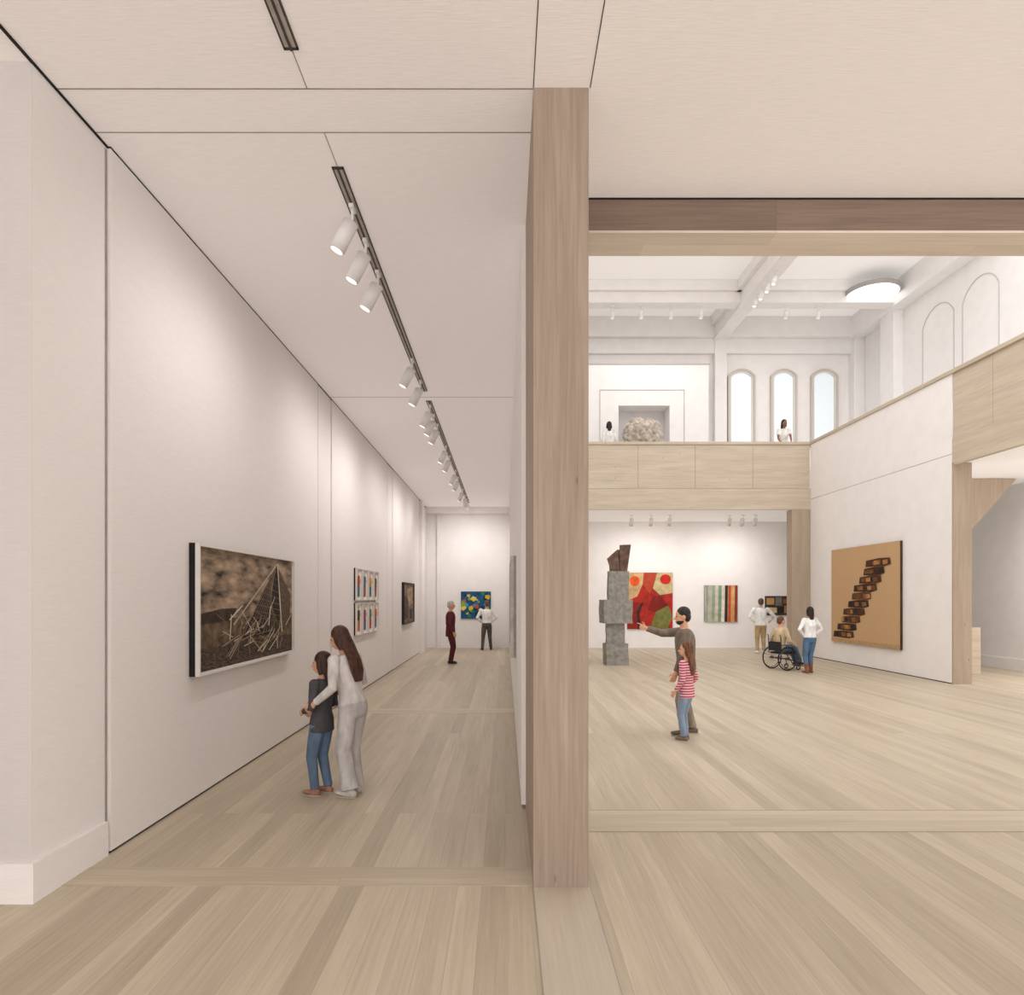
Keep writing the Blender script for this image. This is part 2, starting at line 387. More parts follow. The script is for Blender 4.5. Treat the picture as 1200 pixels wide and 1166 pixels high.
# ------------------------------------------------------------------ lights
def make_spot(loc, rz, scale=1, energy=40, group='track spotlights', tmpl={}, tilt=27, ang=165, col=(1, .96, .93), r=.07):
    root = empty('track_spotlight', loc, rz, label='white cylindrical track spotlight angled towards the wall', category='lamp', group=group)
    root.scale = (scale,) * 3
    if not tmpl:
        bm = bmesh.new()
        bmesh.ops.create_cone(bm, cap_ends=True, segments=28, radius1=.066, radius2=.066, depth=.27)
        es = [e for e in bm.edges if abs(e.verts[0].co.z - e.verts[1].co.z) < 1e-5]
        bmesh.ops.bevel(bm, geom=es, offset=.008, segments=2, affect='EDGES')
        a = obj_from_bm('lamp_head', bm, M_FIX, None, True)
        bm = bmesh.new(); bmesh.ops.create_cone(bm, cap_ends=True, segments=24, radius1=.054, radius2=.054, depth=.006)
        b = obj_from_bm('lens', bm, emis('#fff6ea', 1.0), None)
        bm = bmesh.new(); add_box(bm, -.02, .02, -.06, .06, -.03, 0, .004); add_loft(bm, [((0, 0, -.02), .012), ((0, 0, -.12), .012), ((-.05, 0, -.2), .012)], (1, 0, 0), 8)
        c = obj_from_bm('bracket', bm, M_FIX, None, True)
        tmpl.update(a=a, b=b, c=c); objs = [a, b, c]
    else:
        objs = []
        for q in (tmpl['a'], tmpl['b'], tmpl['c']):
            n = q.copy(); COL.objects.link(n); objs.append(n)
    a, b, c = objs
    th = math.radians(tilt)
    for q in objs: q.parent = root
    a.location = (-.07, 0, -.25); a.rotation_euler = (0, th, 0)
    d = V((-math.sin(th), 0, -math.cos(th)))
    b.location = V((-.07, 0, -.25)) + d * .137; b.rotation_euler = (0, th, 0)
    if energy:
        l = bpy.data.lights.new('bulb', 'SPOT'); l.energy = energy; l.spot_size = math.radians(ang); l.spot_blend = 1; l.shadow_soft_size = r; l.color = col
        lo = bpy.data.objects.new('bulb', l); COL.objects.link(lo); lo.parent = root
        lo.location = V((-.07, 0, -.25)) + d * (.15 + r); lo.rotation_euler = (0, th, 0)
    return root

def track(y0, y1, x=-1.3):
    t = empty('light_track', (x, (y0 + y1) / 2, CZ), label='recessed dark linear light track set into the ceiling', category='light track')
    L_ = (y1 - y0) / 2
    bm = bmesh.new(); add_box(bm, -.045, -.034, -L_, L_, -.012, 0); add_box(bm, .034, .045, -L_, L_, -.012, 0); add_box(bm, -.007, .007, -L_, L_, -.018, 0); add_box(bm, -.045, .045, -L_, -L_ + .02, -.012, 0); add_box(bm, -.045, .045, L_ - .02, L_, -.012, 0)
    obj_from_bm('slot', bm, plain('#4a4441'), t)
    bm = bmesh.new(); add_box(bm, -.034, .034, -L_ + .02, L_ - .02, -.010, 0); obj_from_bm('rail', bm, plain('#bcb4ad'), t)
track(1.5, 4.05); track(5.16, 10.75); track(11.3, 23.5)
for y in (5.66, 6.2, 6.8, 9.3, 10.2, 11.5, 12.1, 12.75, 14.6, 15.6, 17.4, 18.4, 20.4):
    make_spot((-1.3, y, CZ - .019), 0, 1, 26 if y < 9 else (40 if y < 17 else 66), 'corridor ceiling spotlights')
for y in (21.6, 23.0): make_spot((-1.3, y, CZ - .019), -math.pi / 2, 1, 105, 'corridor ceiling spotlights')
for px in (740, 763, 785, 855, 870, 885):
    make_spot(((px - 592) / 34.0, 22.9, 4.74), -math.pi / 2, 1, 52, 'under-gallery spotlights', tilt=30)
for x, y in ((11.9, 14.8), (11.3, 13.8), (12.1, 13.6)):
    make_spot((x, y, 4.85), math.pi, 1, 170, 'side gallery spotlights', tilt=30)
for px in (718, 752, 787, 822, 922, 960):
    make_spot(((px - 592) / 35.2, 22.15, 11.6), -math.pi / 2, 1, 50, 'upper hall spotlights', tilt=15)
for y in (19.6, 20.1, 20.6, 21.1): make_spot((8.0, y, 11.5), 0, 1, 0, 'upper hall spotlights', tilt=15)

w = bpy.data.worlds.new('World'); sc.world = w; w.use_nodes = True
w.node_tree.nodes['Background'].inputs[0].default_value = (1, .985, .975, 1)
w.node_tree.nodes['Background'].inputs[1].default_value = 2.12

# ------------------------------------------------------------------ art
def poly_canvas(name, w, h, polys, parent, y=-.04, step=.0012):
    bm = bmesh.new(); mats = []
    for k_, (m, pts) in enumerate(polys):
        if m not in mats: mats.append(m)
        vs = [bm.verts.new(((p[0]) * w, y - step * k_ * (1 if len(polys) < 40 else .3), p[1] * h)) for p in pts]
        try:
            f = bm.faces.new(vs); f.material_index = mats.index(m)
        except ValueError: pass
    me = bpy.data.meshes.new(name); bm.to_mesh(me); bm.free()
    for m in mats: me.materials.append(m)
    o = bpy.data.objects.new(name, me); COL.objects.link(o); o.parent = parent
    return o
FULL = [(0, 0), (1, 0), (1, 1), (0, 1)]
def rect(a, b, c, d): return [(a, b), (c, b), (c, d), (a, d)]
def circ(cx, cy, rx, ry, n=20): return [(cx + rx * math.cos(2 * math.pi * i / n), cy + ry * math.sin(2 * math.pi * i / n)) for i in range(n)]
def painting(loc, rz, w, h, polys, label, edge, cat='painting', name='painting', th=.04, fr=0, frame_mat=None, group=None):
    root = empty(name, loc, rz, label=label, category=cat, group=group)
    bm = bmesh.new(); add_box(bm, 0, w, -th + .003, 0, 0, h)
    obj_from_bm('stretcher', bm, edge, root)
    if fr:
        bm = bmesh.new()
        for b in ((0, w, 0, fr), (0, w, h - fr, h), (0, fr, fr, h - fr), (w - fr, w, fr, h - fr)):
            add_box(bm, b[0], b[1], -th - .035, -th + .004, b[2], b[3])
        obj_from_bm('frame', bm, frame_mat, root)
    poly_canvas('canvas', w, h, polys, root, -th)
    return root
P = lambda h, v=.12, s=5, st=(1, 1, 1): plain(h, .75, v, s, stretch=st)

def stick(x0, y0, x1, y1, t):
    d = V((x1 - x0, y1 - y0)); n = V((-d.y, d.x)).normalized() * t; return [(x0 + n.x, y0 + n.y), (x0 - n.x, y0 - n.y), (x1 - n.x, y1 - n.y), (x1 + n.x, y1 + n.y)]
sky = plain('#8f7a65', .6, .5, 3.0, stretch=(1, 1, 3.2)); polys = [(sky, FULL)]
polys.append((P('#66533f', .35, 9), rect(0, 0, 1, .42)))
polys.append((P('#3d3128', .3, 9), [(0, .38), (.28, .40), (.34, .50), (.2, .50), (.0, .46)]))
polys.append((P('#4c3e32', .45, 14, (1, 1, 4)), rect(0, 0, 1, .2)))
polys.append((P('#2c231d', .4, 20, (6, 6, 1)), [(.38, .22), (.86, .24), (.9, .6), (.78, .92), (.62, .66)]))
polys.append((P('#5c4a3b', .35, 20, (6, 6, 1)), [(.78, .92), (.97, .62), (.95, .27), (.82, .24)]))
for i in range(13): polys.append((P('#8a765f', .2), stick(.78 - i * .008, .92 - i * .03, .40 + i * .035, .26, .0025)))
for i in range(9): polys.append((P('#8a765f', .2), stick(.46 + i * .035, .42 + i * .055, .86, .34 + i * .055, .002)))
polys.append((P('#c2ae95', .1), stick(.78, .93, .30, .36, .006))); polys.append((P('#d8c8b2', .1), stick(.78, .93, .84, .24, .006)))
for i in range(64):
    a = random.choice([random.uniform(0, math.pi), random.gauss(1.0, .3)]); l = random.uniform(.08, .24); cx, cy = random.gauss(.50, .16), random.gauss(.28, .09)
    cy = max(.14, cy); c = random.choice(['#b09c84', '#97846c', '#e6d8c2', '#7b6852', '#2a211a', '#cbb89e'])
    dx, dy = math.cos(a) * l / 2, math.sin(a) * l / 2
    polys.append((P(c, .05), stick(max(.06, min(.94, cx - dx)), max(.08, cy - dy), max(.06, min(.94, cx + dx)), min(.85, cy + dy), random.uniform(.002, .005))))
painting((XL + .029, 6.15, 1.165), math.pi / 2, 2.8, 1.24, polys, 'large sepia photograph of a collapsed timber barn, thin white frame', M_DARK, 'picture', 'framed_photograph', .06, .028, plain('#e9e4de', .5, .01))
cols = ['#b23a2c', '#2e5f8f', '#c9892f', '#3b3a40', '#8b3f5a', '#2f7a6d', '#c4502f', '#35507e']
for r in range(2):
    for c in range(4):
        y = 12.85 + c * .57; z = 1.16 + (1 - r) * .68
        A, B_, C_ = cols[(c + r * 3) % 8], cols[(c * 2 + 1 + r) % 8], cols[(c + 5 + r) % 8]
        j = random.uniform(-.05, .05)
        pl = [(P('#efe9e2', .02), FULL), (P('#c79a7d'), circ(.5 + j, .83, .11, .07)), (P(A), [(.24, .42), (.74 + j, .42), (.78, .74), (.55, .80), (.24 + j, .72)]),
              (P(B_), [(.28, .12), (.48, .12), (.5, .46), (.28, .45)]), (P(C_), [(.52, .10), (.72, .12), (.74, .44), (.5, .46)]),
              (P('#d8a53c'), [(.70, .5), (.90, .6 + j), (.88, .68), (.68, .62)])]
        painting((XL + .029, y, z), math.pi / 2, .5, .63, pl, 'small framed print with a colourful standing figure shape on white', M_DARK, 'picture', 'framed_print', .03, .018, plain('#ddd8d2', .5, .01), 'grid of eight small prints')
pl = [(P('#7b6a5c', .3, 6), FULL), (P('#4c3f38', .3), [(.1, .1), (.5, .15), (.45, .6), (.15, .7)]), (P('#a58a70', .3), [(.5, .4), (.9, .5), (.85, .9), (.4, .85)]), (P('#3a3434'), rect(.6, .1, .85, .35))]
painting((XL + .029, 18.8, 1.13), math.pi / 2, 2.1, 1.2, pl, 'brown abstract painting in a slim dark frame', M_DARK, fr=.03, frame_mat=plain('#2b2624'))
BY = DB - .008
pl = [(P('#1e4f77', .25, 7), FULL)]
cs = ['#d8b432', '#2d7f5b', '#17222e', '#3f8fbd', '#c4572f', '#86a83b', '#13395c', '#e0cc6a', '#17222e', '#2a6f9c']
for i in range(39):
    x, y = random.uniform(.06, .94), random.uniform(.06, .94); s = random.uniform(.03, .10); a = random.uniform(0, 6)
    pl.append((P(random.choice(cs), .1), [(min(1, max(0, x + s * math.cos(a + t) * (1 + .4 * (q % 2)))), min(1, max(0, y + s * math.sin(a + t) * (1.3 - .5 * (q % 2))))) for q, t in enumerate((0, 1.2, 2.5, 3.7, 5))]))
painting((-1.66, BY, 1.1), 0, 1.12, 1.02, pl, 'blue, green and yellow patchwork abstract painting', M_DARK)
pl = [(P('#a92b22', .15), FULL), (P('#c9a678', .12), [(0, .50), (.22, .58), (.34, .80), (.36, 1), (0, 1)]), (P('#b5472f'), [(.36, 1), (.34, .80), (.5, .62), (.66, 1)]),
      (P('#c2b083'), [(.66, 1), (.56, .72), (.72, .6), (1, .64), (1, 1)]), (P('#8c241f'), [(0, 0), (.24, 0), (.20, .3), (.30, .46), (0, .50)]), (P('#77783f'), [(.52, .04), (.88, 0), (1, .22), (.90, .42), (.62, .30)]),
      (P('#7b2019'), [(.44, .34), (.62, .30), (.9, .42), (.72, .6), (.56, .58)]), (P('#3a2622'), [(.24, 0), (.29, 0), (.27, .28), (.36, .48), (.30, .46), (.20, .3)]), (P('#de5a22'), circ(.16, .85, .11, .09)), (P('#c42a22'), circ(.84, .88, .12, .09))]
painting((4.58, BY, .71), 0, 1.7, 2.12, pl, 'large abstract canvas in red, ochre and olive with round discs', M_DARK)
pl = [(P('#b9b39f', .1), FULL)]
for i, c in enumerate(['#98a093', '#b3b3a0', '#94a291', '#c9c3aa', '#7c9a86', '#e0d9c2', '#3a2d2a', '#c4572f', '#e0a35a', '#8c3a2c']):
    x = .02 + i * .097; pl.append((P(c, .1), [(x, 0), (min(1, x + .085), 0), (min(1, x + .10), 1), (min(1, x + .02), 1)]))
painting((7.47, BY, .98), 0, 1.25, 1.37, pl, 'abstract canvas of slanted vertical stripes in grey, green and orange', M_DARK)
pl = [(P('#3b332e', .15), FULL), (P('#b08a52'), rect(.05, .55, .35, .9)), (P('#6f6a66'), rect(.4, .5, .65, .95)), (P('#8a4c2a'), rect(.7, .6, .95, .85)), (P('#c9b48a'), rect(.1, .12, .45, .4)), (P('#222222'), rect(.5, .1, .7, .42)), (P('#9c7b56'), rect(.74, .1, .97, .5))]
painting((9.75, BY, 1.23), 0, .96, .72, pl, 'small abstract panel of brown, ochre and black rectangles', M_DARK)
pl = [(plain('#c6a37a', .8, .06, 30, stretch=(8, 1, 1)), FULL), (P('#b8936a', .1, 9), rect(0, .0, 1, .04))]
n = 10
for i in range(n):
    cx = .2 + .54 * i / (n - 1); cy = .09 + .73 * i / (n - 1); hw = .17 - .012 * (i % 3)
    jx = random.uniform(-.02, .02); jy = .036
    base = [(cx - hw + jx, cy - jy), (cx + hw * .5, cy - jy * 1.15), (cx + hw + jx, cy - jy + .012), (cx + hw + jx - .012, cy + jy), (cx, cy + jy * 1.1), (cx - hw + jx + .01, cy + jy - .01)]
    pl.append((P(random.choice(['#4a2c1a', '#5d371f', '#3a2318']), .35, 14), base))
    for q in range(4):
        ox = random.uniform(-.14, .08); pl.append((P(random.choice(['#8a5a30', '#2a1a12', '#b07b45', '#6d4526']), .25, 14), [(cx + ox, cy - jy * .7), (cx + ox + .06, cy - jy * .5), (cx + ox + .05, cy + jy * .6), (cx + ox - .01, cy + jy * .4)]))
painting((9.789, 19.85, .6), -math.pi / 2, 3.45, 2.7, pl, 'large tan canvas with a climbing stack of dark brown blocks', P('#4a3324'), th=.06)
painting((.146, 11.0, 1.1), -math.pi / 2, 2.2, 1.35, [(P('#8f8379', .2), FULL), (P('#5a4f49'), rect(.2, .2, .6, .7)), (P('#c4b49f'), circ(.7, .5, .15, .2))], 'framed grey-brown abstract picture hung on the dividing wall', plain('#a39c96'), fr=.04, frame_mat=plain('#c9c3bd'))

# ------------------------------------------------------------------ sculpture & rock
CON = plain('#8f8a83', .9, .13, 9, bump=.6)
RUST = plain('#6a5248', .75, .25, 6, bump=.3)
sr = empty('stacked_block_sculpture', (3.12, 18.8, 0), label='tall sculpture of stacked weathered concrete blocks topped by folded rusty metal', category='sculpture')
zz = 0
for (cx, w_, h_, rz, ex) in ((0, .62, .6, .05, 0), (-.02, .52, .58, -.1, 0), (.0, .80, .66, .08, 1), (.06, .56, .8, -.06, 0)):
    bm = bmesh.new(); add_box(bm, -w_ / 2, w_ / 2, -w_ * .42, w_ * .42, 0, h_)
    if ex: add_box(bm, -w_ / 2 - .03, -w_ / 2 + .1, -.1, .1, .2, .42, .02)
    bmesh.ops.subdivide_edges(bm, edges=bm.edges[:], cuts=7, use_grid_fill=True)
    for v in bm.verts:
        q = v.co * 3 + V((zz * 5, 1, 2)); f_ = .018 if 0.02 < v.co.z < h_ - .02 else .008
        v.co.x += noise.noise(q) * f_ * 1.6; v.co.y += noise.noise(q + V((9, 0, 0))) * f_ * 1.6
    o = obj_from_bm('concrete_block', bm, CON, sr); o.location = (cx, 0, zz); o.rotation_euler = (0, 0, rz); zz += h_ - .003
bm = bmesh.new()
def leaf(pts, y0s, y1s):
    a = [bm.verts.new((p[0], y, p[1])) for p, y in zip(pts, y0s)]; b = [bm.verts.new((p[0] + .02, y + .03, p[1])) for p, y in zip(pts, y1s)]
    bm.faces.new(a); bm.faces.new(b[::-1])
    for i in range(len(a)):
        j = (i + 1) % len(a); bm.faces.new((a[i], b[i], b[j], a[j]))
leaf([(-.2, 0), (.03, 0), (-.03, .62), (-.32, .36)], [-.2, -.2, -.25, -.2], [-.2, -.2, -.25, -.2])
leaf([(.06, 0), (.28, 0), (.40, .78), (.02, .74)], [-.18, .05, .1, -.28], [-.18, .05, .1, -.28])
leaf([(-.2, 0), (.28, 0), (.38, .76), (-.02, .60)], [.2, .2, .15, .2], [.2, .2, .15, .2])
leaf([(-.21, 0), (-.19, 0), (0, .60), (-.29, .33)], [-.2, .2, .2, -.2], [-.2, .2, .2, -.2])
o = obj_from_bm('metal_fold', bm, RUST, sr); o.location = (.04, 0, zz - .01)

rk = empty('rock_sculpture', (4.7, 22.9, 6.05), label='large pale craggy rock on a plinth', category='sculpture')
bm = bmesh.new(); bmesh.ops.create_icosphere(bm, subdivisions=5, radius=1)
for v in bm.verts:
    d = v.co.normalized(); f = 1 + .28 * noise.noise(d * 1.7 + V((3, 1, 2))) + .16 * noise.noise(d * 4) + .09 * abs(noise.noise(d * 9))
    v.co = V((d.x * .6 * f, d.y * .5 * f, d.z * .62 * f + 1.42))
obj_from_bm('rock', bm, plain('#bdb1a4', .9, .2, 8, bump=.7), rk)
bm = bmesh.new(); add_box(bm, -.6, .6, -.5, .5, 0, .98, .01); obj_from_bm('plinth', bm, M_UP, rk)

# ------------------------------------------------------------------ people
def remesh(bm, H, vox, name, mat, parent, smooth=3):
    bmesh.ops.scale(bm, vec=(H, H, H), verts=bm.verts)
    bmesh.ops.recalc_face_normals(bm, faces=bm.faces)
    me = bpy.data.meshes.new('tmp'); bm.to_mesh(me); bm.free()
    t = bpy.data.objects.new('tmp', me); COL.objects.link(t)
    r = t.modifiers.new('r', 'REMESH'); r.mode = 'VOXEL'; r.voxel_size = vox; r.use_smooth_shade = True
    s = t.modifiers.new('s', 'SMOOTH'); s.factor = .5; s.iterations = smooth
    dg = bpy.context.evaluated_depsgraph_get(); dg.update()
    nm = bpy.data.meshes.new_from_object(t.evaluated_get(dg)); nm.name = name
    nm.materials.clear(); nm.materials.append(mat)
    for p in nm.polygons: p.use_smooth = True
    bpy.data.objects.remove(t); bpy.data.meshes.remove(me)
    o = bpy.data.objects.new(name, nm); COL.objects.link(o)
    if parent: o.parent = parent
    return o

def ik(a, c, l1, l2, pole):
    a, c, pole = V(a), V(c), V(pole); d = c - a; L_ = d.length
    mx = (l1 + l2) * .995
    if L_ > mx: c = a + d.normalized() * mx; d = c - a; L_ = mx
    L_ = max(L_, .05)
    x = (l1 * l1 - l2 * l2 + L_ * L_) / (2 * L_); h = math.sqrt(max(0, l1 * l1 - x * x))
    dn = d.normalized(); p = pole - dn * pole.dot(dn); p = p.normalized() if p.length > 1e-4 else dn.orthogonal().normalized()
    return a + dn * x + p * h, c
def lerp(a, b, t): return a + (b - a) * t

def stripes(a, b, freq):
    m, N, L, B = newmat('striped_cloth')
    tc = N.new('ShaderNodeTexCoord'); wv = N.new('ShaderNodeTexWave'); wv.bands_direction = 'Z'; wv.inputs['Scale'].default_value = freq; wv.inputs['Distortion'].default_value = .4
    r = N.new('ShaderNodeValToRGB'); r.color_ramp.interpolation = 'CONSTANT'; r.color_ramp.elements[0].color = lin(a); r.color_ramp.elements[1].position = .5; r.color_ramp.elements[1].color = lin(b)
    L.new(tc.outputs['Object'], wv.inputs['Vector']); L.new(wv.outputs[0], r.inputs[0]); L.new(r.outputs[0], B.inputs['Base Color']); B.inputs['Roughness'].default_value = .8
    return m
def cloth(h, v=.12):
    return plain(h, .85, v, 9, bump=.5, stretch=(1.2, 1.2, .6))
def hairm(h): return plain(h, .5, .3, 14, bump=.5, stretch=(4, 4, .6))

def person(label, loc, heading, H, fem=False, child=False, lean=(0, 0), hip=(0, 0, .52), feet=((-.055, 0), (.055, 0)), ankz=(.04, .04), toe=(8, -8),
           wr=((-.135, .03, .505), (.135, .03, .505)), ep=((-.3, -1, 0), (.3, -1, 0)), kp=(0, 1, 0), head=(0, 0, 0), hair='short', hairc='#2c211c', skin='#d9a586',
           top='#eeeeee', topm=None, hem=.46, sleeve=1, trou='#555555', wide=1, shoe='#333333', sole='#b9b2a8', vox=.006, point=(0, 0), beard=None, boots=False, bulk=1.0, jacket=False):
    Rz = math.radians(heading)
    skinm = plain(skin, .55, .04, 8)
    hs = 1.17 if child else 1.0
    sw = .110 if not fem else .096
    if child: sw = .095
    hipV = V(hip)
    sp = lambda z, x=0, y=0: hipV + V((lean[0] * (z - .52) + x, lean[1] * (z - .52) + y, z - .52))
    R = Euler((math.radians(head[1]), math.radians(head[2]), math.radians(head[0]))).to_matrix()
    piv = sp(.862) + V((0, .006, 0))
    hp = lambda x, y, z: piv + R @ (V((x, y, z - .862)) * hs)
    if fem: T = [(.475, .070, .055), (.51, .093, .066), (.545, .092, .064), (.60, .072, .052), (.66, .076, .056), (.72, .084, .066), (.765, .086, .056), (.805, .078, .042), (.83, .042, .034)]
    else: T = [(.475, .070, .055), (.51, .088, .065), (.55, .086, .062), (.61, .080, .058), (.68, .090, .064), (.74, .100, .066), (.78, .100, .060), (.81, .088, .046), (.833, .045, .037)]
    shL, shR = sp(.803, -sw), sp(.803, sw)
    arms = []
    for s, sh in ((0, shL), (1, shR)):
        el, wri = ik(sh, wr[s], .168, .148, ep[s]); arms.append((sh, el, wri))
    legsJ = []
    for s in (0, 1):
        hj = hipV + V(((-.048, .048)[s], 0, -.01)); an = V((feet[s][0], feet[s][1], ankz[s]))
        kn, an2 = ik(hj, an, .243, .235, kp); legsJ.append((hj, kn, an2))
    bm = bmesh.new()
    add_loft(bm, [(sp(z), a * .9, b * .88) for z, a, b in T[1:]], n=18, cap=.2)
    nk = .032 if not fem else .026
    add_loft(bm, [(sp(.815), nk * 1.25), (sp(.845), nk), (hp(0, 0, .885), nk)], n=12)
    add_ell(bm, hp(0, -.004, .940), (.0445 * hs, .056 * hs, .059 * hs), R)
    add_ell(bm, hp(0, .016, .905), (.035 * hs, .038 * hs, .040 * hs), R)
    add_loft(bm, [(hp(0, .048, .935), .005 * hs), (hp(0, .064, .913), .0095 * hs)], n=8)
    add_ell(bm, hp(0, .052, .893), (.015 * hs, .006 * hs, .006 * hs), R)
    for s in (-1, 1): add_ell(bm, hp(s * .0455, -.004, .924), (.006 * hs, .013 * hs, .018 * hs), R)
    ar = .027 if not fem else .023
    for s, (sh, el, wri) in enumerate(arms):
        sg = (-1, 1)[s]
        add_ell(bm, sh, (.03, .032, .032))
        add_loft(bm, [(sh, ar * 1.12), (lerp(sh, el, .5), ar * 1.02), (el, ar * .82), (lerp(el, wri, .3), ar * .86), (wri, ar * .55)], n=12)
        d = (wri - el).normalized(); ref = V((0, 1, .25)) if abs(d.y) < .75 else V((0, 0, 1))
        w_ = (ref - d * ref.dot(d)).normalized(); nn = d.cross(w_).normalized()
        if nn.x * sg > 0: nn = -nn
        pe = wri + d * .05
        add_loft(bm, [(wri, .015, .012), (lerp(wri, pe, .5), .022, .011), (pe, .022, .0095)], side=w_, n=12)
        for i in range(4):
            ln = (.040, .045, .042, .033)[i]; b0 = pe + w_ * (.0175 - .0117 * i) - d * .006
            cu = .35
            if point[s]: cu = .03 if i == 0 else 1.2
            a1 = b0 + (d * math.cos(cu * .6) + nn * math.sin(cu * .6)) * ln * .5
            a2 = a1 + (d * math.cos(cu * 1.8) + nn * math.sin(cu * 1.8)) * ln * .5
            add_loft(bm, [(b0, .0052), (a1, .0048), (a2, .004)], n=8)
        t0 = wri + d * .018 + w_ * .014; t1 = t0 + (d * .6 + w_ * .7 + nn * .3).normalized() * .024; t2 = t1 + (d * .9 + w_ * .25 + nn * .3).normalized() * .02
        add_loft(bm, [(t0, .0075), (t1, .006), (t2, .0048)], n=8)
    for s, (hj, kn, an) in enumerate(legsJ):
        add_loft(bm, [(hj, .044), (lerp(hj, kn, .5), .040), (kn, .029), (lerp(kn, an, .3), .031), (lerp(kn, an, .7), .022), (an, .018)], n=12)
        fd = Matrix.Rotation(math.radians(toe[s]), 3, 'Z') @ V((0, 1, 0)); sd = Matrix.Rotation(math.radians(toe[s]), 3, 'Z') @ V((1, 0, 0))
        c = V((an.x, an.y, an.z - .022))
        add_loft(bm, [(c - fd * .022, .014, .013), (c + fd * .03, .02, .014), (c + fd * .075, .019, .009)], side=sd, n=10)
    body = remesh(bm, H, vox, 'person', skinm, None, 2)
    body.location = loc; body.rotation_euler = (0, 0, Rz)
    setmeta(body, label=label, category='person')
    tb = bmesh.new(); e_ = .009 * bulk
    prof = [(z, a + e_, b + e_) for z, a, b in T if z >= hem - .001]
    if hem < .475: prof = [(hem, T[1][1] + e_ * 1.3, T[1][2] + e_ * 1.2)] + prof[1:]
    prof[-1] = (.829, .050, .042)
    add_loft(tb, [(sp(z), a, b) for z, a, b in prof], n=20, cap=.15)
    for sh, el, wri in arms:
        add_ell(tb, sh, (.036, .038, .037))
        if sleeve >= 1: add_loft(tb, [(sh, ar * 1.12 + .009), (lerp(sh, el, .5), ar + .010), (el, ar * .82 + .010), (lerp(el, wri, .93), ar * .55 + .009)], n=12, cap=.2)
        else: add_loft(tb, [(sh, ar * 1.12 + .009), (lerp(sh, el, sleeve), ar + .013)], n=12, cap=.2)
    remesh(tb, H, vox, 'jacket' if jacket else 'shirt', topm or cloth(top), body)
    pb = bmesh.new()
    add_loft(pb, [(sp(z), a + .007, b + .007) for z, a, b in T[:4]], n=18, cap=.4)
    for s, (hj, kn, an) in enumerate(legsJ):
        end = lerp(kn, an, .95 if not boots else .55)
        r1 = max(.026, .032 * wide)
        add_loft(pb, [(hj, .055), (lerp(hj, kn, .4), .052), (kn, .040 + .012 * (wide - 1)), (lerp(kn, an, .5), lerp(.036, r1, .6)), (end, r1)], n=14, cap=.15)
    remesh(pb, H, vox, 'trousers', cloth(trou), body)
    shm = plain(shoe, .6, .1, 10)
    for s, (hj, kn, an) in enumerate(legsJ):
        M3 = Matrix.Rotation(math.radians(toe[s]), 3, 'Z'); fd = M3 @ V((0, 1, 0)); sd = M3 @ V((1, 0, 0)); c = V((an.x, an.y, an.z - .016))
        b = bmesh.new()
        add_loft(b, [(c - fd * .030, .020, .020), (c + fd * .0, .023, .025), (c + fd * .04, .026, .019), (c + fd * .08, .024, .013), (c + fd * .095, .017, .010)], side=sd, n=14, cap=.5)
        add_loft(b, [(an + V((0, 0, -.01)), .024), (an + V((0, 0, .012)) if not boots else lerp(an, kn, .5), .023 if not boots else .033)], n=12, cap=.2)
        zmin = an.z - .0395
        for v in b.verts: v.co.z = max(v.co.z, zmin)
        sh = remesh(b, H, vox, 'boot' if boots else 'shoe', shm, body, 1)
        b = bmesh.new(); pts = [(c - fd * .044, .010), (c - fd * .032, .019), (c + fd * .04, .0245), (c + fd * .085, .020), (c + fd * .100, .010)]
        vs = [(p_ + sd * w_, p_ - sd * w_) for p_, w_ in pts]
        loop = [q[0] for q in vs] + [q[1] for q in vs[::-1]]
        lo = [b.verts.new((q.x * H, q.y * H, zmin * H + .001)) for q in loop]; hi = [b.verts.new((q.x * H, q.y * H, (zmin + .007) * H)) for q in loop]
        b.faces.new(lo[::-1]); b.faces.new(hi)
        for i in range(len(lo)):
            j = (i + 1) % len(lo); b.faces.new((lo[i], lo[j], hi[j], hi[i]))
        obj_from_bm('sole', b, plain(sole, .7, .05), sh)
    hb = bmesh.new()
    add_ell(hb, hp(0, -.012, .954), (.050 * hs, .056 * hs, .055 * hs), R)
    add_ell(hb, hp(0, -.030, .925), (.045 * hs, .036 * hs, .045 * hs), R)
    if hair != 'short':
        zend = {'long': .68, 'mid': .80, 'bun': .86}[hair]
        sp2 = lambda z, y: sp(z, 0, y)
        bk = -.074 if not child else -.064
        add_loft(hb, [(hp(0, -.03, .95), .046 * hs, .034), (hp(0, -.046, .88), .050 * hs, .026), (sp2(.80, bk), .054, .022), (sp2(lerp(.8, zend, .5), bk - .006), .054, .020), (sp2(zend, bk - .004), .034, .012)] if hair == 'long' else
                 [(hp(0, -.03, .95), .046 * hs, .034), (hp(0, -.042, .88), .044 * hs, .024), (hp(0, -.05, zend + .01), .03, .014)], n=14, cap=.4)
        for s in (-1, 1):
            add_loft(hb, [(hp(s * .040, -.004, .955), .013, .022), (hp(s * .048, -.008, .91), .011, .02), (hp(s * .046, -.02, .87), .012, .018)] , n=8)
    remesh(hb, H, vox, 'hair', hairm(hairc), body, 3)
    if beard:
        bb = bmesh.new(); add_ell(bb, hp(0, .018, .889), (.0365 * hs, .0375 * hs, .026 * hs), R)
        remesh(bb, H, vox, 'beard', hairm(beard), body, 2)
    for s in (-1, 1):
        b = bmesh.new(); add_ell(b, V(hp(s * .018, .0475, .934)) * H, (.0062 * H, .005 * H, .004 * H), R, 10)
        obj_from_bm('eye', b, plain('#2a201c', .3, .02), body, True)
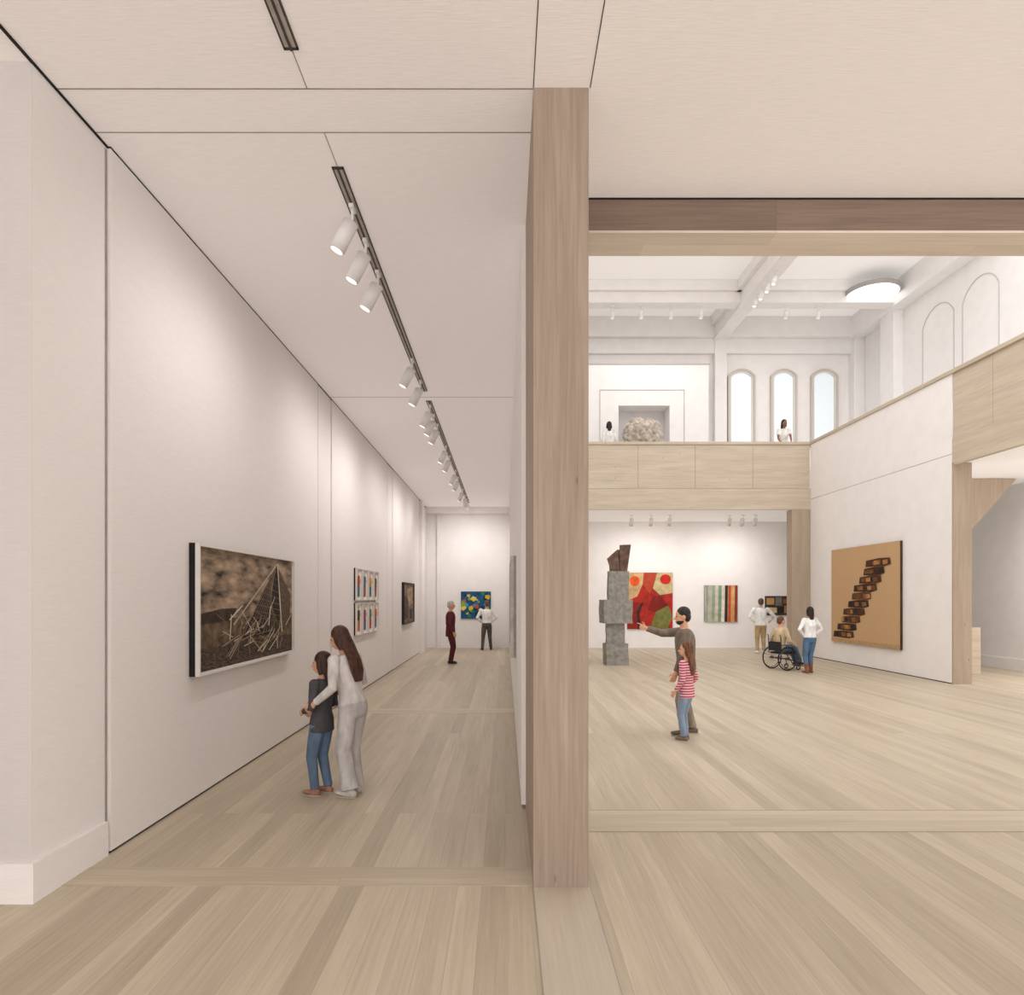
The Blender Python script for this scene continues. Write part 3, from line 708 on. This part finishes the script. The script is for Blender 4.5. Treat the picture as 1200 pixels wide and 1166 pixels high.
    b = bmesh.new(); add_ell(b, V(hp(0, .0565, .893)) * H, (.013 * H, .003 * H, .003 * H), R, 10); obj_from_bm('mouth', b, plain('#a85c50', .5, .02), body, True)
    return body

person('woman with long brown hair and wide pale trousers holding a girl', (-1.46, 6.40, 0), 62, 1.62, fem=True, lean=(-.03, .20),
       wr=((-.19, .125, .56), (.10, .18, .60)), ep=((-.3, -1, -.6), (.8, -.5, -.5)), head=(12, -14, -6), hair='long', hairc='#4a2f22', top='#d3cdc9', trou='#bfbab9', wide=1.7,
       shoe='#cfc7be', vox=.005, feet=((-.05, -.02), (.055, .03)), hem=.53)
person('brown-haired girl in dark grey top and blue jeans', (-1.77, 6.43, 0), 68, 1.34, fem=True, child=True, lean=(0, -.02),
       wr=((-.08, .10, .60), (.08, .11, .58)), ep=((-.6, -1, 0), (.6, -1, 0)), head=(6, -2, 0), hair='mid', hairc='#3d271d', top='#4a474a', trou='#5f738b', shoe='#a3765f', vox=.005, feet=((-.05, .02), (.05, -.02)), hem=.46)
person('bearded man in olive jacket pointing with an outstretched arm', (2.51, 9.22, 0), 84, 1.76, lean=(0, .05), wr=((-.13, .10, .50), (.02, .31, .835)), ep=((-.7, -1, -.1), (.3, -.2, -1)),
       head=(0, -6, 0), hairc='#2a2320', beard='#2f2521', top='#776b5f', bulk=1.5, hem=.47, trou='#8d8070', shoe='#6b5848', point=(0, 1), vox=.0055, feet=((-.05, .03), (.05, -.06)), jacket=True)
person('girl with long brown hair in pink striped shirt and jeans', (2.41, 8.84, 0), 48, 1.28, fem=True, child=True, head=(20, 0, 0), hair='long', hairc='#6b452f',
       topm=stripes('#b0304c', '#e0b9bf', 9), hem=.45, trou='#8494a8', shoe='#7a6656', vox=.005, wr=((-.13, .06, .52), (.12, .05, .53)), feet=((-.05, .0), (.045, .03)))
person('grey-haired man in burgundy suit standing with arms down', (-1.56, 19.0, 0), -78, 1.80, hairc='#b9b2aa', top='#5e2a2e', bulk=1.4, hem=.44, trou='#54262a', shoe='#2a2220', vox=.008, jacket=True, head=(0, -4, 0))
person('man in white shirt and dark trousers, hands at hips', (-.66, 23.9, 0), 12, 1.78, hairc='#5b4a3e', top='#ece8e4', trou='#57534f', shoe='#2c2826', vox=.008,
       wr=((-.10, .03, .56), (.10, .03, .56)), ep=((-1, -.4, 0), (1, -.4, 0)), feet=((-.09, 0), (.09, .02)), hem=.55)
person('man in white shirt and tan trousers, hand on hip', (8.68, 22.6, 0), -10, 1.86, hairc='#5a4436', top='#f0eeea', trou='#b79b72', shoe='#efebe4', vox=.008,
       wr=((-.10, .03, .57), (.20, .14, .60)), ep=((-1, -.4, 0), (1, -.4, -.3)), feet=((-.06, 0), (.06, .02)), hem=.50)
person('dark-haired woman in white blouse, jeans and brown boots', (7.6, 16.6, 0), 12, 1.66, fem=True, hair='mid', hairc='#2c201c', top='#f1efed', trou='#55708f', shoe='#7a4f38', boots=True, vox=.007,
       wr=((-.09, .03, .57), (.09, .04, .57)), ep=((-1, -.4, 0), (1, -.4, 0)), hem=.53, feet=((-.05, 0), (.055, .05)), bulk=1.5)
wc = empty('wheelchair', (7.22, 17.5, 0), math.radians(-72), label='manual wheelchair with large spoked wheels on the plank floor', category='wheelchair')
MET = plain('#5a5a5c', .35, .03, metal=.8); RUB = plain('#1c1c1d', .7, .05); SEATM = plain('#2c2b2d', .8, .05)
for s in (-1, 1):
    wr_ = empty('wheel', (s * .29, 0, .31)); wr_.parent = wc
    b = bmesh.new(); add_torus(b, (0, 0, 0), (1, 0, 0), .295, .016, 40); obj_from_bm('tire', b, RUB, wr_, True)
    b = bmesh.new(); add_torus(b, (s * .035, 0, 0), (1, 0, 0), .262, .009, 40); obj_from_bm('handrim', b, MET, wr_, True)
    b = bmesh.new()
    for i in range(16):
        a = math.pi * 2 * i / 16; add_loft(b, [((0, 0, 0), .0035), ((0, .29 * math.cos(a), .29 * math.sin(a)), .0035)], n=5)
    obj_from_bm('spokes', b, MET, wr_)
    b = bmesh.new(); add_loft(b, [((-.03, 0, 0), .03), ((.03, 0, 0), .03)], side=(0, 1, 0), n=14); obj_from_bm('hub', b, MET, wr_)
    ca = empty('caster', (s * .22, .40, .07)); ca.parent = wc
    b = bmesh.new(); add_torus(b, (0, 0, 0), (1, 0, 0), .055, .014, 20); obj_from_bm('tire', b, RUB, ca, True)
    b = bmesh.new(); add_loft(b, [((0, 0, 0), .012), ((0, .0, .09), .012), ((0, -.02, .16), .012)], n=8); obj_from_bm('fork', b, MET, ca)
b = bmesh.new()
for s in (-1, 1):
    x = s * .235
    add_loft(b, [((x, -.2, .92), .012), ((x, -.17, .9), .012), ((x, -.15, .45), .012), ((x, 0, .42), .012), ((x, .38, .42), .012), ((x, .48, .30), .012), ((x * .6, .56, .10), .012)], n=8)
    add_loft(b, [((x, -.13, .31), .012), ((x, .40, .24), .012)], n=8); add_loft(b, [((x, -.15, .66), .012), ((x, .18, .66), .012), ((x, .22, .42), .012)], n=8)
add_loft(b, [((-.29, 0, .31), .012), ((.29, 0, .31), .012)], side=(0, 1, 0), n=8)
obj_from_bm('frame', b, MET, wc, True)
b = bmesh.new(); add_box(b, -.22, .22, -.12, .36, .42, .47, .02); obj_from_bm('seat', b, SEATM, wc)
b = bmesh.new(); add_box(b, -.22, .22, -.17, -.13, .50, .74, .015); obj_from_bm('backrest', b, SEATM, wc)
b = bmesh.new(); add_box(b, -.17, .17, .50, .66, .085, .10, .005); obj_from_bm('footrest', b, MET, wc)
person('man in beige shirt and jeans sitting in a wheelchair', (7.22, 17.5, 0), -72, 1.76, hip=(0, -.0, .315), feet=((-.05, .33), (.05, .33)), ankz=(.10, .10), kp=(0, 1, 1), toe=(0, 0),
       wr=((-.15, .10, .36), (.12, .16, .38)), ep=((-.5, -1, 0), (.5, -1, 0)), hairc='#6a4a35', top='#c9b594', trou='#4f6a8c', shoe='#3a3431', vox=.008, hem=.48, lean=(0, .05))
person('dark-haired person in white top facing the rock', (3.45, 22.1, 6.05), 0, 1.68, fem=True, hair='mid', hairc='#2a1e1a', top='#e9e5e2', trou='#4a4a50', vox=.009)
person('dark-haired person in white top leaning over the handrail', (9.25, 22.15, 6.05), 168, 1.72, fem=True, hair='mid', hairc='#2a1c17', skin='#8f5f47', top='#ebe6e0', trou='#4a4a50', vox=.009,
       lean=(0, .25), wr=((-.10, .24, .55), (.10, .24, .55)), head=(20, -6, 0), sleeve=.6)

# ------------------------------------------------------------------ camera
cam = bpy.data.cameras.new('camera'); co = bpy.data.objects.new('camera', cam); COL.objects.link(co)
co.location = (0, 0, 1.9); co.rotation_euler = (math.pi / 2, 0, 0)
cam.sensor_width = 36; cam.clip_end = 200
cam.lens = 23.4; cam.shift_x = 8 / 1200; cam.shift_y = 117 / 1200
sc.camera = co
